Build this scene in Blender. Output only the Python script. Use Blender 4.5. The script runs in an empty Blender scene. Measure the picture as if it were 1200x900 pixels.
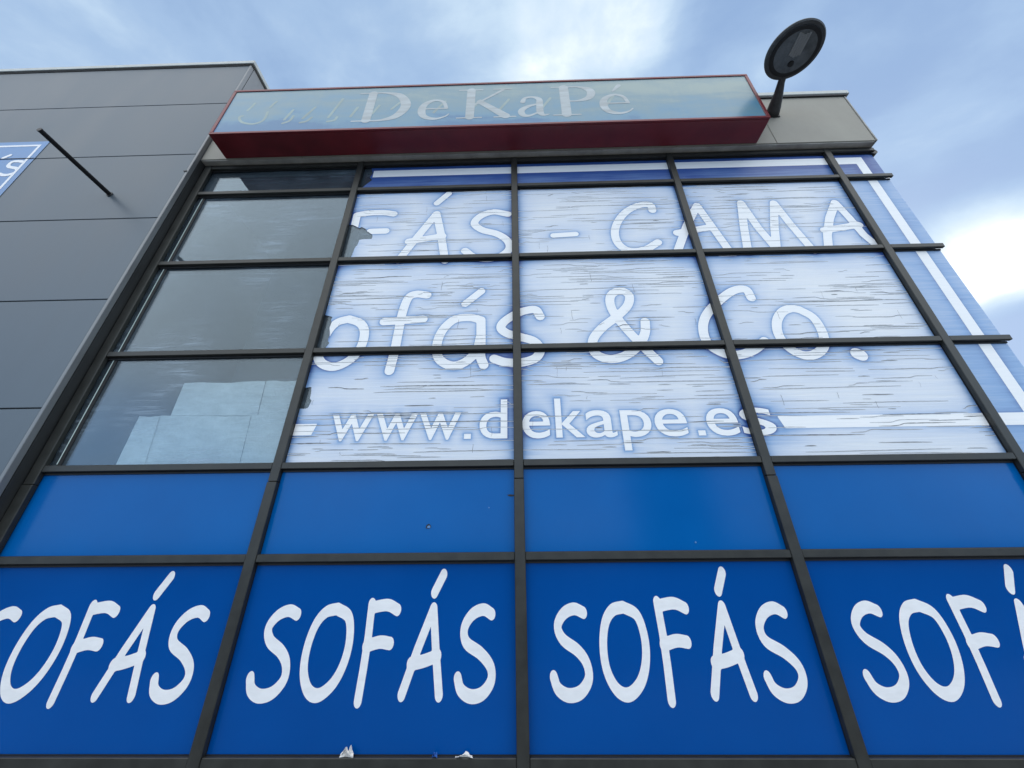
import bpy, bmesh, math, random
import numpy as np
from mathutils import Vector, Matrix
random.seed(7)
rad = math.radians
sc = bpy.context.scene
col = sc.collection

# ------------------------------------------------------------------ camera
CAM = np.array([.0136, -3.0258, 1.6])
yaw, pitch, roll, F = -2.07e-2, .4701, -.008, 440.18
fw = np.array([math.sin(yaw)*math.cos(pitch), math.cos(yaw)*math.cos(pitch), math.sin(pitch)])
rt = np.cross(fw, [0, 0, 1]); rt /= np.linalg.norm(rt); up = np.cross(rt, fw)
rt, up = math.cos(roll)*rt+math.sin(roll)*up, -math.sin(roll)*rt+math.cos(roll)*up
cd = bpy.data.cameras.new('camera'); cam = bpy.data.objects.new('camera', cd); col.objects.link(cam)
cd.sensor_width = 36; cd.lens = F/1200*36; cd.clip_end = 3000; cd.clip_start = .02
cam.matrix_world = Matrix(((rt[0], up[0], -fw[0], CAM[0]), (rt[1], up[1], -fw[1], CAM[1]), (rt[2], up[2], -fw[2], CAM[2]), (0, 0, 0, 1)))
sc.camera = cam
def ray(x, y):
    return fw+rt*(x-600)/F-up*(y-450)/F
def at(x, y, Y=.045):
    """measured point of the photograph, carried onto the wall plane y = Y"""
    d = ray(x, y); return CAM+d*(Y-CAM[1])/d[1]
def atxz(x, y, Y=.045):
    p = at(x, y, Y); return (p[0], p[2])

# ------------------------------------------------------------------ light
SUN = np.array([.62, .60, .50]); SUN /= np.linalg.norm(SUN)
EXPOSURE = 0.2; FILL_GAIN = 2.6  # second value: gain added to the unseen sky as facade fill
sc.view_settings.view_transform = 'Standard'; sc.view_settings.look = 'None'
sc.view_settings.gamma = 1; sc.view_settings.exposure = EXPOSURE
sc.view_settings.use_curve_mapping = False
world = bpy.data.worlds.new('World'); sc.world = world; world.use_nodes = True
nt = world.node_tree; N = nt.nodes; L = nt.links; N.clear()
def nd(tree, t, **k):
    n = tree.nodes.new(t)
    for a, b in k.items(): setattr(n, a, b)
    return n
def setin(n, **k):
    for a, b in k.items(): n.inputs[a.replace('_', ' ')].default_value = b
def math_(tree, op, a, b=None, clamp=False):
    n = nd(tree, 'ShaderNodeMath', operation=op, use_clamp=clamp)
    for i, v in enumerate((a, b)):
        if v is None: continue
        if isinstance(v, (int, float)): n.inputs[i].default_value = v
        else: tree.links.new(v, n.inputs[i])
    return n.outputs[0]
def ramp(tree, fac, stops, interp='LINEAR'):
    n = nd(tree, 'ShaderNodeValToRGB'); n.color_ramp.interpolation = interp
    cr = n.color_ramp
    while len(cr.elements) < len(stops): cr.elements.new(.5)
    for e, (p, c) in zip(cr.elements, stops):
        e.position = p; e.color = (*c, 1) if len(c) == 3 else c
    tree.links.new(fac, n.inputs[0]); return n.outputs[0]
def mixc(tree, fac, a, b):
    n = nd(tree, 'ShaderNodeMix', data_type='RGBA')
    for i, v in ((0, fac), (6, a), (7, b)):
        if isinstance(v, (int, float)): n.inputs[i].default_value = v
        elif isinstance(v, tuple): n.inputs[i].default_value = (*v, 1)
        else: tree.links.new(v, n.inputs[i])
    return n.outputs[2]
tc = nd(nt, 'ShaderNodeTexCoord')
sky = nd(nt, 'ShaderNodeTexSky', sky_type='NISHITA', sun_disc=False)
sky.sun_elevation = math.asin(SUN[2]); sky.sun_rotation = math.atan2(SUN[0], SUN[1])
sky.air_density = 1.0; sky.dust_density = .6; sky.ozone_density = 1.2
mp = nd(nt, 'ShaderNodeMapping'); setin(mp, Scale=(1.1, 1.7, 2.3), Rotation=(.35, .5, .3))
L.new(tc.outputs['Generated'], mp.inputs['Vector'])
nz = nd(nt, 'ShaderNodeTexNoise'); setin(nz, Scale=2.1, Detail=8, Roughness=.55, Distortion=.25)
L.new(mp.outputs[0], nz.inputs['Vector'])
nz2 = nd(nt, 'ShaderNodeTexNoise'); setin(nz2, Scale=.9, Detail=3, Roughness=.5)
L.new(mp.outputs[0], nz2.inputs['Vector'])
nrm = nd(nt, 'ShaderNodeVectorMath', operation='NORMALIZE'); L.new(tc.outputs['Generated'], nrm.inputs[0])
def lobe(px, py, width, amp):
    d = ray(px, py); d = d/np.linalg.norm(d)
    dp = nd(nt, 'ShaderNodeVectorMath', operation='DOT_PRODUCT'); L.new(nrm.outputs[0], dp.inputs[0]); dp.inputs[1].default_value = d
    mr = nd(nt, 'ShaderNodeMapRange', interpolation_type='SMOOTHSTEP')
    mr.inputs['From Min'].default_value = math.cos(rad(width)); mr.inputs['From Max'].default_value = 1
    mr.inputs['To Min'].default_value = 0; mr.inputs['To Max'].default_value = amp
    L.new(dp.outputs['Value'], mr.inputs['Value']); return mr.outputs[0]
f = math_(nt, 'ADD', math_(nt, 'MULTIPLY', nz.outputs[0], .95), math_(nt, 'MULTIPLY', nz2.outputs[0], .30))
# bright and dark places of the cloud deck, as directions in the sky
for l in [(1150, 330, 10, .30), (1080, 400, 9, .20), (1210, 270, 8, .24), (700, 40, 12, .13), (560, 0, 12, .07), (330, 40, 10, -.10), (150, 10, 14, .12), (620, 30, 16, .10), (1060, 190, 9, .10), (420, 60, 9, .06), (1000, 20, 7, .08),
          (1010, 60, 8, -.16), (1190, 410, 6, -.34), (1240, 430, 10, -.36), (1190, 200, 6, -.12), (860, 20, 7, -.1), (1150, 150, 10, -.05), (60, 40, 10, -.04)]:
    f = math_(nt, 'ADD', f, lobe(*l))
cloud = ramp(nt, f, [(.0, (0, 0, 0)), (.42, (.06, .06, .06)), (.62, (.42, .42, .42)), (.82, (.70, .70, .70)), (1.0, (1, 1, 1))], 'EASE')
ccol = ramp(nt, f, [(.42, (3.0, 4.3, 6.5)), (.62, (4.6, 6.2, 8.2)), (.78, (6.8, 8.3, 9.4)), (1.0, (11, 11.4, 11.4))])
base = mixc(nt, .80, sky.outputs[0], (2.9, 4.4, 7.0))
skyc = mixc(nt, cloud, base, ccol)
bg = nd(nt, 'ShaderNodeBackground'); bg.inputs[1].default_value = .10
# unseen sky behind the camera, brightened and greyed as added fill for the facade
db = nd(nt, 'ShaderNodeVectorMath', operation='DOT_PRODUCT'); L.new(nrm.outputs[0], db.inputs[0]); db.inputs[1].default_value = (.0, -.80, .60)
gb_ = nd(nt, 'ShaderNodeMapRange', interpolation_type='SMOOTHSTEP'); L.new(db.outputs['Value'], gb_.inputs['Value'])
for k_, v_ in (('From Min', .36), ('From Max', .68), ('To Min', 1.0), ('To Max', FILL_GAIN)): gb_.inputs[k_].default_value = v_
fill_sky = nd(nt, 'ShaderNodeMapRange', interpolation_type='SMOOTHSTEP'); L.new(db.outputs['Value'], fill_sky.inputs['Value'])
for k_, v_ in (('From Min', .34), ('From Max', .62), ('To Min', 0.0), ('To Max', .85)): fill_sky.inputs[k_].default_value = v_
sz = nd(nt, 'ShaderNodeSeparateXYZ'); L.new(nrm.outputs[0], sz.inputs[0])
hi = nd(nt, 'ShaderNodeMapRange', interpolation_type='SMOOTHSTEP'); L.new(sz.outputs['Z'], hi.inputs['Value'])
hi.inputs['From Min'].default_value = .20; hi.inputs['From Max'].default_value = .42      # clear blue band low over the horizon
skyc = mixc(nt, math_(nt, 'MULTIPLY', fill_sky.outputs[0], hi.outputs[0]), skyc, (6.1, 6.15, 6.1))
vs_ = nd(nt, 'ShaderNodeVectorMath', operation='SCALE'); L.new(skyc, vs_.inputs[0]); L.new(gb_.outputs[0], vs_.inputs['Scale'])
L.new(vs_.outputs[0], bg.inputs[0]); wo = nd(nt, 'ShaderNodeOutputWorld'); L.new(bg.outputs[0], wo.inputs[0])
sl = bpy.data.lights.new('sun', 'SUN'); sl.energy = 1.2; sl.angle = rad(12); sl.color = (1, .95, .88)
so = bpy.data.objects.new('sun', sl); col.objects.link(so)
so.rotation_euler = Vector(SUN).to_track_quat('Z', 'Y').to_euler(); so.location = (20, 20, 30)

# ------------------------------------------------------------------ materials
def mat(name, color=(.5, .5, .5), rough=.5, metal=0., spec=.5, noise=None, bump=None, coat=0):
    """noise=(scale, amount, stretch xyz) tints the colour with real grime; bump=(scale, strength, dist)"""
    m = bpy.data.materials.new(name); m.use_nodes = True; t = m.node_tree; p = t.nodes['Principled BSDF']
    setin(p, Base_Color=(*color, 1), Roughness=rough, Metallic=metal); p.inputs['Specular IOR Level'].default_value = spec
    p.inputs['Coat Weight'].default_value = coat; p.inputs['Coat Roughness'].default_value = .08
    g = nd(t, 'ShaderNodeNewGeometry')
    if noise:
        s, a, st = noise
        mp = nd(t, 'ShaderNodeMapping'); setin(mp, Scale=st); t.links.new(g.outputs['Position'], mp.inputs['Vector'])
        n = nd(t, 'ShaderNodeTexNoise'); setin(n, Scale=s, Detail=6, Roughness=.62); t.links.new(mp.outputs[0], n.inputs['Vector'])
        c = ramp(t, n.outputs[0], [(.3, tuple(max(0, x*(1-a)) for x in color)), (.7, tuple(min(1, x*(1+a)) for x in color))])
        t.links.new(c, p.inputs['Base Color'])
        r = math_(t, 'ADD', math_(t, 'MULTIPLY', n.outputs[0], .25), rough-.12, True); t.links.new(r, p.inputs['Roughness'])
    if bump:
        s, a, d = bump
        n = nd(t, 'ShaderNodeTexNoise'); setin(n, Scale=s, Detail=4); t.links.new(g.outputs['Position'], n.inputs['Vector'])
        b = nd(t, 'ShaderNodeBump'); setin(b, Strength=a, Distance=d); t.links.new(n.outputs[0], b.inputs['Height']); t.links.new(b.outputs[0], p.inputs['Normal'])
    return m
M = {}
M['frame'] = mat('anodised_frame', (.034, .035, .031), .42, .25, noise=(6, .28, (1, 1, 1)), bump=(300, .05, .001))
M['frame_dark'] = mat('dark_trim', (.030, .032, .032), .5, .1, noise=(3, .3, (1, 1, .3)))
M['gasket'] = mat('rubber_gasket', (.008, .008, .009), .6)
M['clad'] = mat('grey_cladding', (.090, .116, .138), .42, .15, noise=(1.3, .13, (1, 1, .3)), bump=(2.2, .06, .02))
M['clad_dark'] = mat('joint_dark', (.02, .021, .023), .7)
M['trim'] = mat('cladding_trim', (.20, .21, .215), .4, .2, noise=(4, .1, (1, 1, .3)))
M['cap'] = mat('coping_metal', (.42, .45, .44), .45, .3, noise=(5, .15, (1, 1, 1)))
M['fascia'] = mat('beige_fascia', (.285, .272, .228), .55, .05, noise=(1.6, .16, (1, 1, .7)), bump=(60, .06, .002))
M['fascia_under'] = mat('beige_soffit', (.36, .35, .32), .6, noise=(5, .25, (1, 1, 1)))
M['red'] = mat('red_metal', (.17, .012, .018), .38, .0, noise=(3, .22, (1, 1, 1)))
M['white'] = mat('white_vinyl', (.86, .87, .88), .4, noise=(9, .05, (1, 1, 3)))
M['paper'] = mat('paper', (.80, .77, .73), .7, noise=(7, .16, (1, 1, 2.5)), bump=(30, .4, .01))
M['blue_scrap'] = mat('blue_scrap', (.05, .17, .55), .5)
M['black'] = mat('black_steel', (.014, .014, .015), .45, .3)
M['lamp'] = mat('lamp_housing', (.06, .063, .066), .5, .2, noise=(14, .3, (1, 1, 1)))
M['lens'] = mat('lamp_lens', (.11, .12, .125), .22, .0, noise=(10, .3, (1, 1, 1)))
M['asphalt'] = mat('asphalt', (.06, .06, .062), .9, noise=(2, .2, (1, 1, 1)), bump=(80, .4, .01))
M['paving'] = mat('paving', (.24, .235, .225), .85, noise=(1.5, .15, (1, 1, 1)), bump=(50, .3, .01))
M['kerb'] = mat('kerb_stone', (.33, .32, .31), .8, noise=(3, .15, (1, 1, 1)))
M['paint'] = mat('road_paint', (.75, .75, .72), .7, noise=(5, .15, (1, 1, 1)))
M['opp'] = mat('opposite_wall', (.10, .105, .11), .7, noise=(.4, .15, (1, 1, 1)))
M['opp_glass'] = mat('opposite_glass', (.02, .025, .03), .1)
M['interior'] = mat('interior_wall', (.05, .055, .06), .8, noise=(1, .15, (1, 1, 1)))
M['crack'] = mat('crack_dark', (.012, .014, .02), .7)
M['silver'] = mat('glass_edge', (.55, .66, .62), .3)
M['rust'] = mat('old_rivet', (.10, .04, .02), .7)

def glass_mat():
    m = bpy.data.materials.new('dusty_glass'); m.use_nodes = True; t = m.node_tree; t.nodes.clear()
    out = nd(t, 'ShaderNodeOutputMaterial')
    g = nd(t, 'ShaderNodeNewGeometry')
    tr = nd(t, 'ShaderNodeBsdfTransparent'); tr.inputs[0].default_value = (.80, .87, .90, 1)
    gl = nd(t, 'ShaderNodeBsdfGlossy'); gl.inputs['Roughness'].default_value = .03; gl.inputs[0].default_value = (.80, .92, 1, 1)
    df = nd(t, 'ShaderNodeBsdfDiffuse'); df.inputs[0].default_value = (.36, .45, .53, 1)
    # adhesive residue left by the removed film: horizontal streaks in patches
    mp = nd(t, 'ShaderNodeMapping'); setin(mp, Scale=(1.3, 1, 15)); t.links.new(g.outputs['Position'], mp.inputs['Vector'])
    n = nd(t, 'ShaderNodeTexNoise'); setin(n, Scale=2.0, Detail=3.5, Roughness=.6, Distortion=.8); t.links.new(mp.outputs[0], n.inputs['Vector'])
    n2 = nd(t, 'ShaderNodeTexNoise'); setin(n2, Scale=1.3, Detail=3); t.links.new(g.outputs['Position'], n2.inputs['Vector'])
    st = ramp(t, n.outputs[0], [(.5, (0, 0, 0)), (.66, (1, 1, 1))])
    pa = ramp(t, n2.outputs[0], [(.46, (.04, .04, .04)), (.66, (1, 1, 1))])
    res = math_(t, 'MULTIPLY', st, pa)
    resf = math_(t, 'ADD', math_(t, 'MULTIPLY', res, .30), math_(t, 'MULTIPLY', n2.outputs[0], .16))
    lw = nd(t, 'ShaderNodeLayerWeight'); lw.inputs[0].default_value = .5
    fr = math_(t, 'ADD', math_(t, 'POWER', lw.outputs['Facing'], 4.0), .05, True)
    mx = nd(t, 'ShaderNodeMixShader'); t.links.new(resf, mx.inputs[0]); t.links.new(tr.outputs[0], mx.inputs[1]); t.links.new(df.outputs[0], mx.inputs[2])
    m2 = nd(t, 'ShaderNodeMixShader'); t.links.new(fr, m2.inputs[0]); t.links.new(mx.outputs[0], m2.inputs[1]); t.links.new(gl.outputs[0], m2.inputs[2])
    t.links.new(m2.outputs[0], out.inputs[0]); return m
M['glass'] = glass_mat()

def film_mat():
    """printed, weathered film: the print (pale to deep blue) comes from the 'ink' attribute"""
    m = bpy.data.materials.new('printed_film'); m.use_nodes = True; t = m.node_tree; p = t.nodes['Principled BSDF']
    a = nd(t, 'ShaderNodeAttribute', attribute_name='ink_shade')
    g = nd(t, 'ShaderNodeNewGeometry')
    mp = nd(t, 'ShaderNodeMapping'); setin(mp, Scale=(.9, 1, 22)); t.links.new(g.outputs['Position'], mp.inputs['Vector'])
    n = nd(t, 'ShaderNodeTexNoise'); setin(n, Scale=1.6, Detail=7, Roughness=.68, Distortion=.5); t.links.new(mp.outputs[0], n.inputs['Vector'])
    n2 = nd(t, 'ShaderNodeTexNoise'); setin(n2, Scale=1.1, Detail=4); t.links.new(g.outputs['Position'], n2.inputs['Vector'])
    k = math_(t, 'ADD', a.outputs['Fac'], math_(t, 'MULTIPLY', math_(t, 'SUBTRACT', n.outputs[0], .5), .42))
    k = math_(t, 'ADD', k, math_(t, 'MULTIPLY', math_(t, 'SUBTRACT', n2.outputs[0], .5), .30))
    c = ramp(t, k, [(.0, (.80, .83, .85)), (.30, (.60, .68, .80)), (.62, (.25, .41, .66)), (1.0, (.025, .085, .31))])
    t.links.new(c, p.inputs['Base Color'])
    p.inputs['Roughness'].default_value = .38
    b = nd(t, 'ShaderNodeBump'); setin(b, Strength=.35, Distance=.006); t.links.new(n.outputs[0], b.inputs['Height']); t.links.new(b.outputs[0], p.inputs['Normal'])
    return m
M['film'] = film_mat()
def white_film():
    m = bpy.data.materials.new('white_print'); m.use_nodes = True; t = m.node_tree; p = t.nodes['Principled BSDF']
    g = nd(t, 'ShaderNodeNewGeometry')
    mp = nd(t, 'ShaderNodeMapping'); setin(mp, Scale=(.9, 1, 26)); t.links.new(g.outputs['Position'], mp.inputs['Vector'])
    n = nd(t, 'ShaderNodeTexNoise'); setin(n, Scale=2, Detail=7, Roughness=.7, Distortion=.5); t.links.new(mp.outputs[0], n.inputs['Vector'])
    c = ramp(t, n.outputs[0], [(.3, (.86, .89, .90)), (.6, (.93, .94, .94))]); t.links.new(c, p.inputs['Base Color'])
    p.inputs['Roughness'].default_value = .4
    b = nd(t, 'ShaderNodeBump'); setin(b, Strength=.25, Distance=.005); t.links.new(n.outputs[0], b.inputs['Height']); t.links.new(b.outputs[0], p.inputs['Normal'])
    return m
M['wfilm'] = white_film()
def blue_mat(name, ca, cb):
    m = bpy.data.materials.new(name); m.use_nodes = True; t = m.node_tree; p = t.nodes['Principled BSDF']
    g = nd(t, 'ShaderNodeNewGeometry')
    n = nd(t, 'ShaderNodeTexNoise'); setin(n, Scale=.8, Detail=5, Roughness=.6); t.links.new(g.outputs['Position'], n.inputs['Vector'])
    c = ramp(t, n.outputs[0], [(.3, ca), (.7, cb)]); t.links.new(c, p.inputs['Base Color'])
    n3 = nd(t, 'ShaderNodeTexNoise'); setin(n3, Scale=240, Detail=2); t.links.new(g.outputs['Position'], n3.inputs['Vector'])
    r = math_(t, 'ADD', math_(t, 'MULTIPLY', n.outputs[0], .10), .10); t.links.new(r, p.inputs['Roughness'])
    p.inputs['Specular IOR Level'].default_value = .17
    n4 = nd(t, 'ShaderNodeTexNoise'); setin(n4, Scale=1.7, Detail=2); t.links.new(g.outputs['Position'], n4.inputs['Vector'])
    b = nd(t, 'ShaderNodeBump'); setin(b, Strength=.25, Distance=.004); t.links.new(n4.outputs[0], b.inputs['Height'])
    b2 = nd(t, 'ShaderNodeBump'); setin(b2, Strength=.05, Distance=.001); t.links.new(n3.outputs[0], b2.inputs['Height']); t.links.new(b.outputs[0], b2.inputs['Normal'])
    t.links.new(b2.outputs[0], p.inputs['Normal']); return m
M['blue'] = blue_mat('glossy_blue_film', (.0, .066, .29), (.0, .077, .33))
M['blue_reflect'] = blue_mat('blue_film_sky_reflection', (.0, .102, .36), (.0, .120, .41))    # upper band's sky reflection put into a lighter copy of the blue
def sign_face_mat():
    m = bpy.data.materials.new('faded_sign_face'); m.use_nodes = True; t = m.node_tree; p = t.nodes['Principled BSDF']
    g = nd(t, 'ShaderNodeNewGeometry'); s = nd(t, 'ShaderNodeSeparateXYZ'); t.links.new(g.outputs['Position'], s.inputs[0])
    mp = nd(t, 'ShaderNodeMapping'); setin(mp, Scale=(.5, 1, 1.6)); t.links.new(g.outputs['Position'], mp.inputs['Vector'])
    n = nd(t, 'ShaderNodeTexNoise'); setin(n, Scale=1.6, Detail=7, Roughness=.62, Distortion=.4); t.links.new(mp.outputs[0], n.inputs['Vector'])
    mp2 = nd(t, 'ShaderNodeMapping'); setin(mp2, Scale=(12, 1, .6)); t.links.new(g.outputs['Position'], mp2.inputs['Vector'])
    n2 = nd(t, 'ShaderNodeTexNoise'); setin(n2, Scale=1.2, Detail=5); t.links.new(mp2.outputs[0], n2.inputs['Vector'])
    k = math_(t, 'MULTIPLY', math_(t, 'SUBTRACT', s.outputs['Z'], 6.5), .75)          # the print fades from the bottom edge upward
    k = math_(t, 'ADD', k, math_(t, 'MULTIPLY', math_(t, 'ADD', s.outputs['X'], 3.7), .025))
    k = math_(t, 'ADD', k, math_(t, 'MULTIPLY', math_(t, 'SUBTRACT', n.outputs[0], .5), 2.0))
    k = math_(t, 'ADD', k, math_(t, 'MULTIPLY', math_(t, 'SUBTRACT', n2.outputs[0], .5), .25), True)
    c = ramp(t, k, [(.0, (.04, .17, .33)), (.25, (.10, .26, .38)), (.6, (.16, .28, .33)), (1.0, (.27, .36, .34))])
    t.links.new(c, p.inputs['Base Color']); p.inputs['Roughness'].default_value = .3
    return m
M['face'] = sign_face_mat()
M['face_letter'] = mat('faded_letter', (.40, .45, .46), .35, noise=(3.5, .24, (.6, 1, 4)))
M['ghost'] = mat('ghost_letter', (.29, .38, .36), .4, noise=(2.5, .25, (1, 1, 1)))
M['lightblue'] = mat('light_blue_film', (.09, .24, .49), .35, noise=(2, .08, (1, 1, 1)))

# ------------------------------------------------------------------ mesh helpers
def link(name, verts, faces, m, parent=None, mi=None, mats=None, smooth=False):
    me = bpy.data.meshes.new(name); me.from_pydata([tuple(map(float, v)) for v in verts], [], faces)
    for x in (mats or [m]): me.materials.append(x)
    if mi is not None: me.polygons.foreach_set('material_index', np.array(mi, dtype=np.int32))
    if smooth: me.polygons.foreach_set('use_smooth', np.ones(len(me.polygons), dtype=bool))
    me.update()
    o = bpy.data.objects.new(name, me); col.objects.link(o)
    if parent: o.parent = parent; o.matrix_parent_inverse = parent.matrix_world.inverted()
    return o
def put(bm, name, m, parent=None, smooth=False):
    me = bpy.data.meshes.new(name); bmesh.ops.recalc_face_normals(bm, faces=bm.faces)
    bm.to_mesh(me); bm.free(); me.materials.append(m)
    if smooth:
        me.polygons.foreach_set('use_smooth', np.ones(len(me.polygons), dtype=bool))
    o = bpy.data.objects.new(name, me); col.objects.link(o)
    if parent: o.parent = parent; o.matrix_parent_inverse = parent.matrix_world.inverted()
    return o
def box(bm, x0, x1, y0, y1, z0, z1, bev=0):
    vs = [bm.verts.new(p) for p in [(x0, y0, z0), (x1, y0, z0), (x1, y1, z0), (x0, y1, z0), (x0, y0, z1), (x1, y0, z1), (x1, y1, z1), (x0, y1, z1)]]
    fs = [bm.faces.new([vs[i] for i in q]) for q in [(0, 3, 2, 1), (4, 5, 6, 7), (0, 1, 5, 4), (1, 2, 6, 5), (2, 3, 7, 6), (3, 0, 4, 7)]]
    if bev:
        es = list({e for f in fs for e in f.edges}); bmesh.ops.bevel(bm, geom=es, offset=bev, segments=1, affect='EDGES')
def bx(name, m, parent, *a, bev=0):
    bm = bmesh.new(); box(bm, *a, bev=bev); return put(bm, name, m, parent)
def empty(name, loc, label=None, cat=None, group=None):
    o = bpy.data.objects.new(name, None); o.location = loc; o.empty_display_size = .2; col.objects.link(o)
    o.matrix_world = Matrix.Translation(loc)
    tag(o, label, cat, group); return o
def tag(o, label=None, cat=None, group=None, kind=None):
    if label: o['label'] = label
    if cat: o['category'] = cat
    if group: o['group'] = group
    if kind: o['kind'] = kind
    return o
def smooth_line(pts, n=6):
    """Catmull-Rom through 2D points (with optional radius)"""
    P = [np.array(p, float) for p in pts]
    if len(P) < 3: return P
    out = []
    Q = [2*P[0]-P[1]]+P+[2*P[-1]-P[-2]]
    for i in range(1, len(Q)-2):
        a, b, c, d = Q[i-1:i+3]
        for k in range(n):
            t = k/n; out.append(.5*((2*b)+(c-a)*t+(2*a-5*b+4*c-d)*t*t+(3*b-a-3*c+d)*t**3))
    out.append(P[-1]); return out
def segs(strokes, r):
    """strokes -> array of segments x0 z0 x1 z1 r0 r1"""
    S = []
    for st in strokes:
        closed = st[0] == 'loop'; pts = st[1]
        if closed: pts = list(pts)+[pts[0]]
        P = smooth_line(pts) if st[0] in ('loop', 'bend') else [np.array(p, float) for p in pts]
        for a, b in zip(P[:-1], P[1:]):
            S.append([a[0], a[1], b[0], b[1], a[2] if len(a) > 2 else r, b[2] if len(b) > 2 else r])
    return np.array(S)
def sdf_segs(X, Z, S, zs=1.0):
    D = np.full(X.shape, 9.0)
    for x0, z0, x1, z1, r0, r1 in S:
        z0 /= zs; z1 /= zs
        dx, dz = x1-x0, z1-z0; q = dx*dx+dz*dz+1e-12
        t = np.clip(((X-x0)*dx+(Z/zs-z0)*dz)/q, 0, 1)
        D = np.minimum(D, np.hypot(X-x0-t*dx, Z/zs-z0-t*dz)-(r0+(r1-r0)*t))
    return D
def sdf_poly(X, Z, P):
    inside = np.zeros(X.shape, bool); D = np.full(X.shape, 9.0); n = len(P)
    for i in range(n):
        (x0, z0), (x1, z1) = P[i], P[(i+1) % n]
        dx, dz = x1-x0, z1-z0; q = dx*dx+dz*dz+1e-12
        t = np.clip(((X-x0)*dx+(Z-z0)*dz)/q, 0, 1); D = np.minimum(D, np.hypot(X-x0-t*dx, Z-z0-t*dz))
        if abs(dz) > 1e-9:
            c = ((z0 > Z) != (z1 > Z)) & (X < dx*(Z-z0)/dz+x0); inside ^= c
    return np.where(inside, -D, D)
def march(xs, zs_, field):
    """filled marching squares (field < 0 is inside) -> verts (x,z), faces"""
    nx, nz_ = len(xs), len(zs_); V = []; idx = {}
    Fl = []
    ins = field < 0
    def corner(i, j):
        k = (i, j)
        if k not in idx: idx[k] = len(V); V.append((xs[i], zs_[j]))
        return idx[k]
    def edge(i, j, i2, j2):
        k = (i, j, i2, j2) if (i, j) < (i2, j2) else (i2, j2, i, j)
        if k not in idx:
            i, j, i2, j2 = k; a, b = field[i, j], field[i2, j2]; t = a/(a-b)
            idx[k] = len(V); V.append((xs[i]+(xs[i2]-xs[i])*t, zs_[j]+(zs_[j2]-zs_[j])*t))
        return idx[k]
    cnt = ins[:-1, :-1].astype(int)+ins[1:, :-1]+ins[1:, 1:]+ins[:-1, 1:]
    for i, j in zip(*np.nonzero(cnt)):
        c = [(i, j), (i+1, j), (i+1, j+1), (i, j+1)]
        if cnt[i, j] == 4: Fl.append([corner(*q) for q in c]); continue
        poly = []
        for k in range(4):
            a, b = c[k], c[(k+1) % 4]
            if ins[a]: poly.append(corner(*a))
            if ins[a] != ins[b]: poly.append(edge(*a, *b))
        if len(poly) >= 3: Fl.append(poly)
    return V, Fl
def pieces(name, verts, faces, m, parent):
    """one object per connected piece (each letter, accent or dot)"""
    par = list(range(len(verts)))
    def fd(a):
        while par[a] != a: par[a] = par[par[a]]; a = par[a]
        return a
    for q in faces:
        r0 = fd(q[0])
        for b in q[1:]:
            rb = fd(b)
            if rb != r0: par[rb] = r0
    grp = {}
    for q in faces: grp.setdefault(fd(q[0]), []).append(q)
    for fs in grp.values():
        mp_ = {}; vv = []
        for q in fs:
            for i in q:
                if i not in mp_: mp_[i] = len(vv); vv.append(verts[i])
        link(name, vv, [[mp_[i] for i in q] for q in fs], m, parent)
def flat(V, y): return [(x, y, z) for x, z in V]

# ------------------------------------------------------------------ ground and the far side (seen in reflections)
def sheet(name, m, x0, x1, y0, y1, z):
    return tag(link(name, [(x0, y0, z), (x1, y0, z), (x1, y1, z), (x0, y1, z)], [(0, 1, 2, 3)], m), kind='structure')
sheet('ground', M['asphalt'], -400, 400, -400, 400, -.13)
tag(bx('pavement', M['paving'], None, -40, 40, -5.2, -.30, -.12, 0, bev=.01), kind='structure')
tag(bx('kerb', M['kerb'], None, -40, 40, -5.4, -5.203, -.12, .005, bev=.01), kind='structure')
# ------------------------------------------------------------------ grid of the curtain wall
XV = [-4.03, -2.0, 0.0, 2.0, 4.0, 4.58]
ZH = [6.415, 5.906, 4.726, 3.541, 2.419, 1.722, .591, -.02]
FY = .045                                                     # plane of the films
shop = empty('shop_building', (0, 0, 0), 'shop front with dark metal window grid, peeling pale blue film above glossy blue panels', 'building')

# --- lettering data, measured on the photograph and carried to the film plane
def P(*pts): return [atxz(*p) for p in pts]
big = []       # the weathered lettering, r in metres
R1 = .046
def add(kind, pts, r=R1):
    q = P(*pts); big.append((kind, [(x, z, r) for x, z in q]))
# FÁS - CAMA
add('bend', [(418.5, 252), (428, 250.3), (440, 249.3), (452, 249.4), (461.5, 250.8)]); add('line', [(418.5, 252), (415, 268), (409.5, 288), (404, 305)]); add('line', [(434, 271.3), (452, 270.7)])
add('line', [(512, 238.3), (526, 226.9)], .040); add('line', [(511.7, 250.5), (490, 276.7), (466.7, 305.5)]); add('line', [(511.7, 250.5), (516.5, 273), (521.5, 305.5)]); add('line', [(479, 283), (518.5, 276.7)])
add('bend', [(595, 251), (578, 248.4), (563, 253.5), (556, 262), (565, 269.5), (582, 274), (594, 281.5), (597, 291), (587, 300), (570, 303.5), (555, 301), (545, 294)])
add('line', [(648.5, 276), (674.5, 274.3)], .036)
add('bend', [(764.5, 246.5), (761.7, 240.3), (749, 240.6), (734, 248), (724, 260), (720.5, 273.3), (725, 286), (738, 294), (756, 292.5), (771, 284)])
add('line', [(816.7, 241), (805, 264), (793.5, 296)]); add('line', [(816.7, 241), (836, 268), (856, 296)]); add('line', [(793.5, 273), (834, 266)])
add('line', [(868.3, 238), (871.7, 266), (876.5, 295)]); add('line', [(868.3, 238), (888.3, 266.7), (910, 292)]); add('line', [(906.8, 238), (907.5, 266), (910, 292)]); add('line', [(906.8, 238), (926.7, 263.3), (953.3, 294)])
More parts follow.
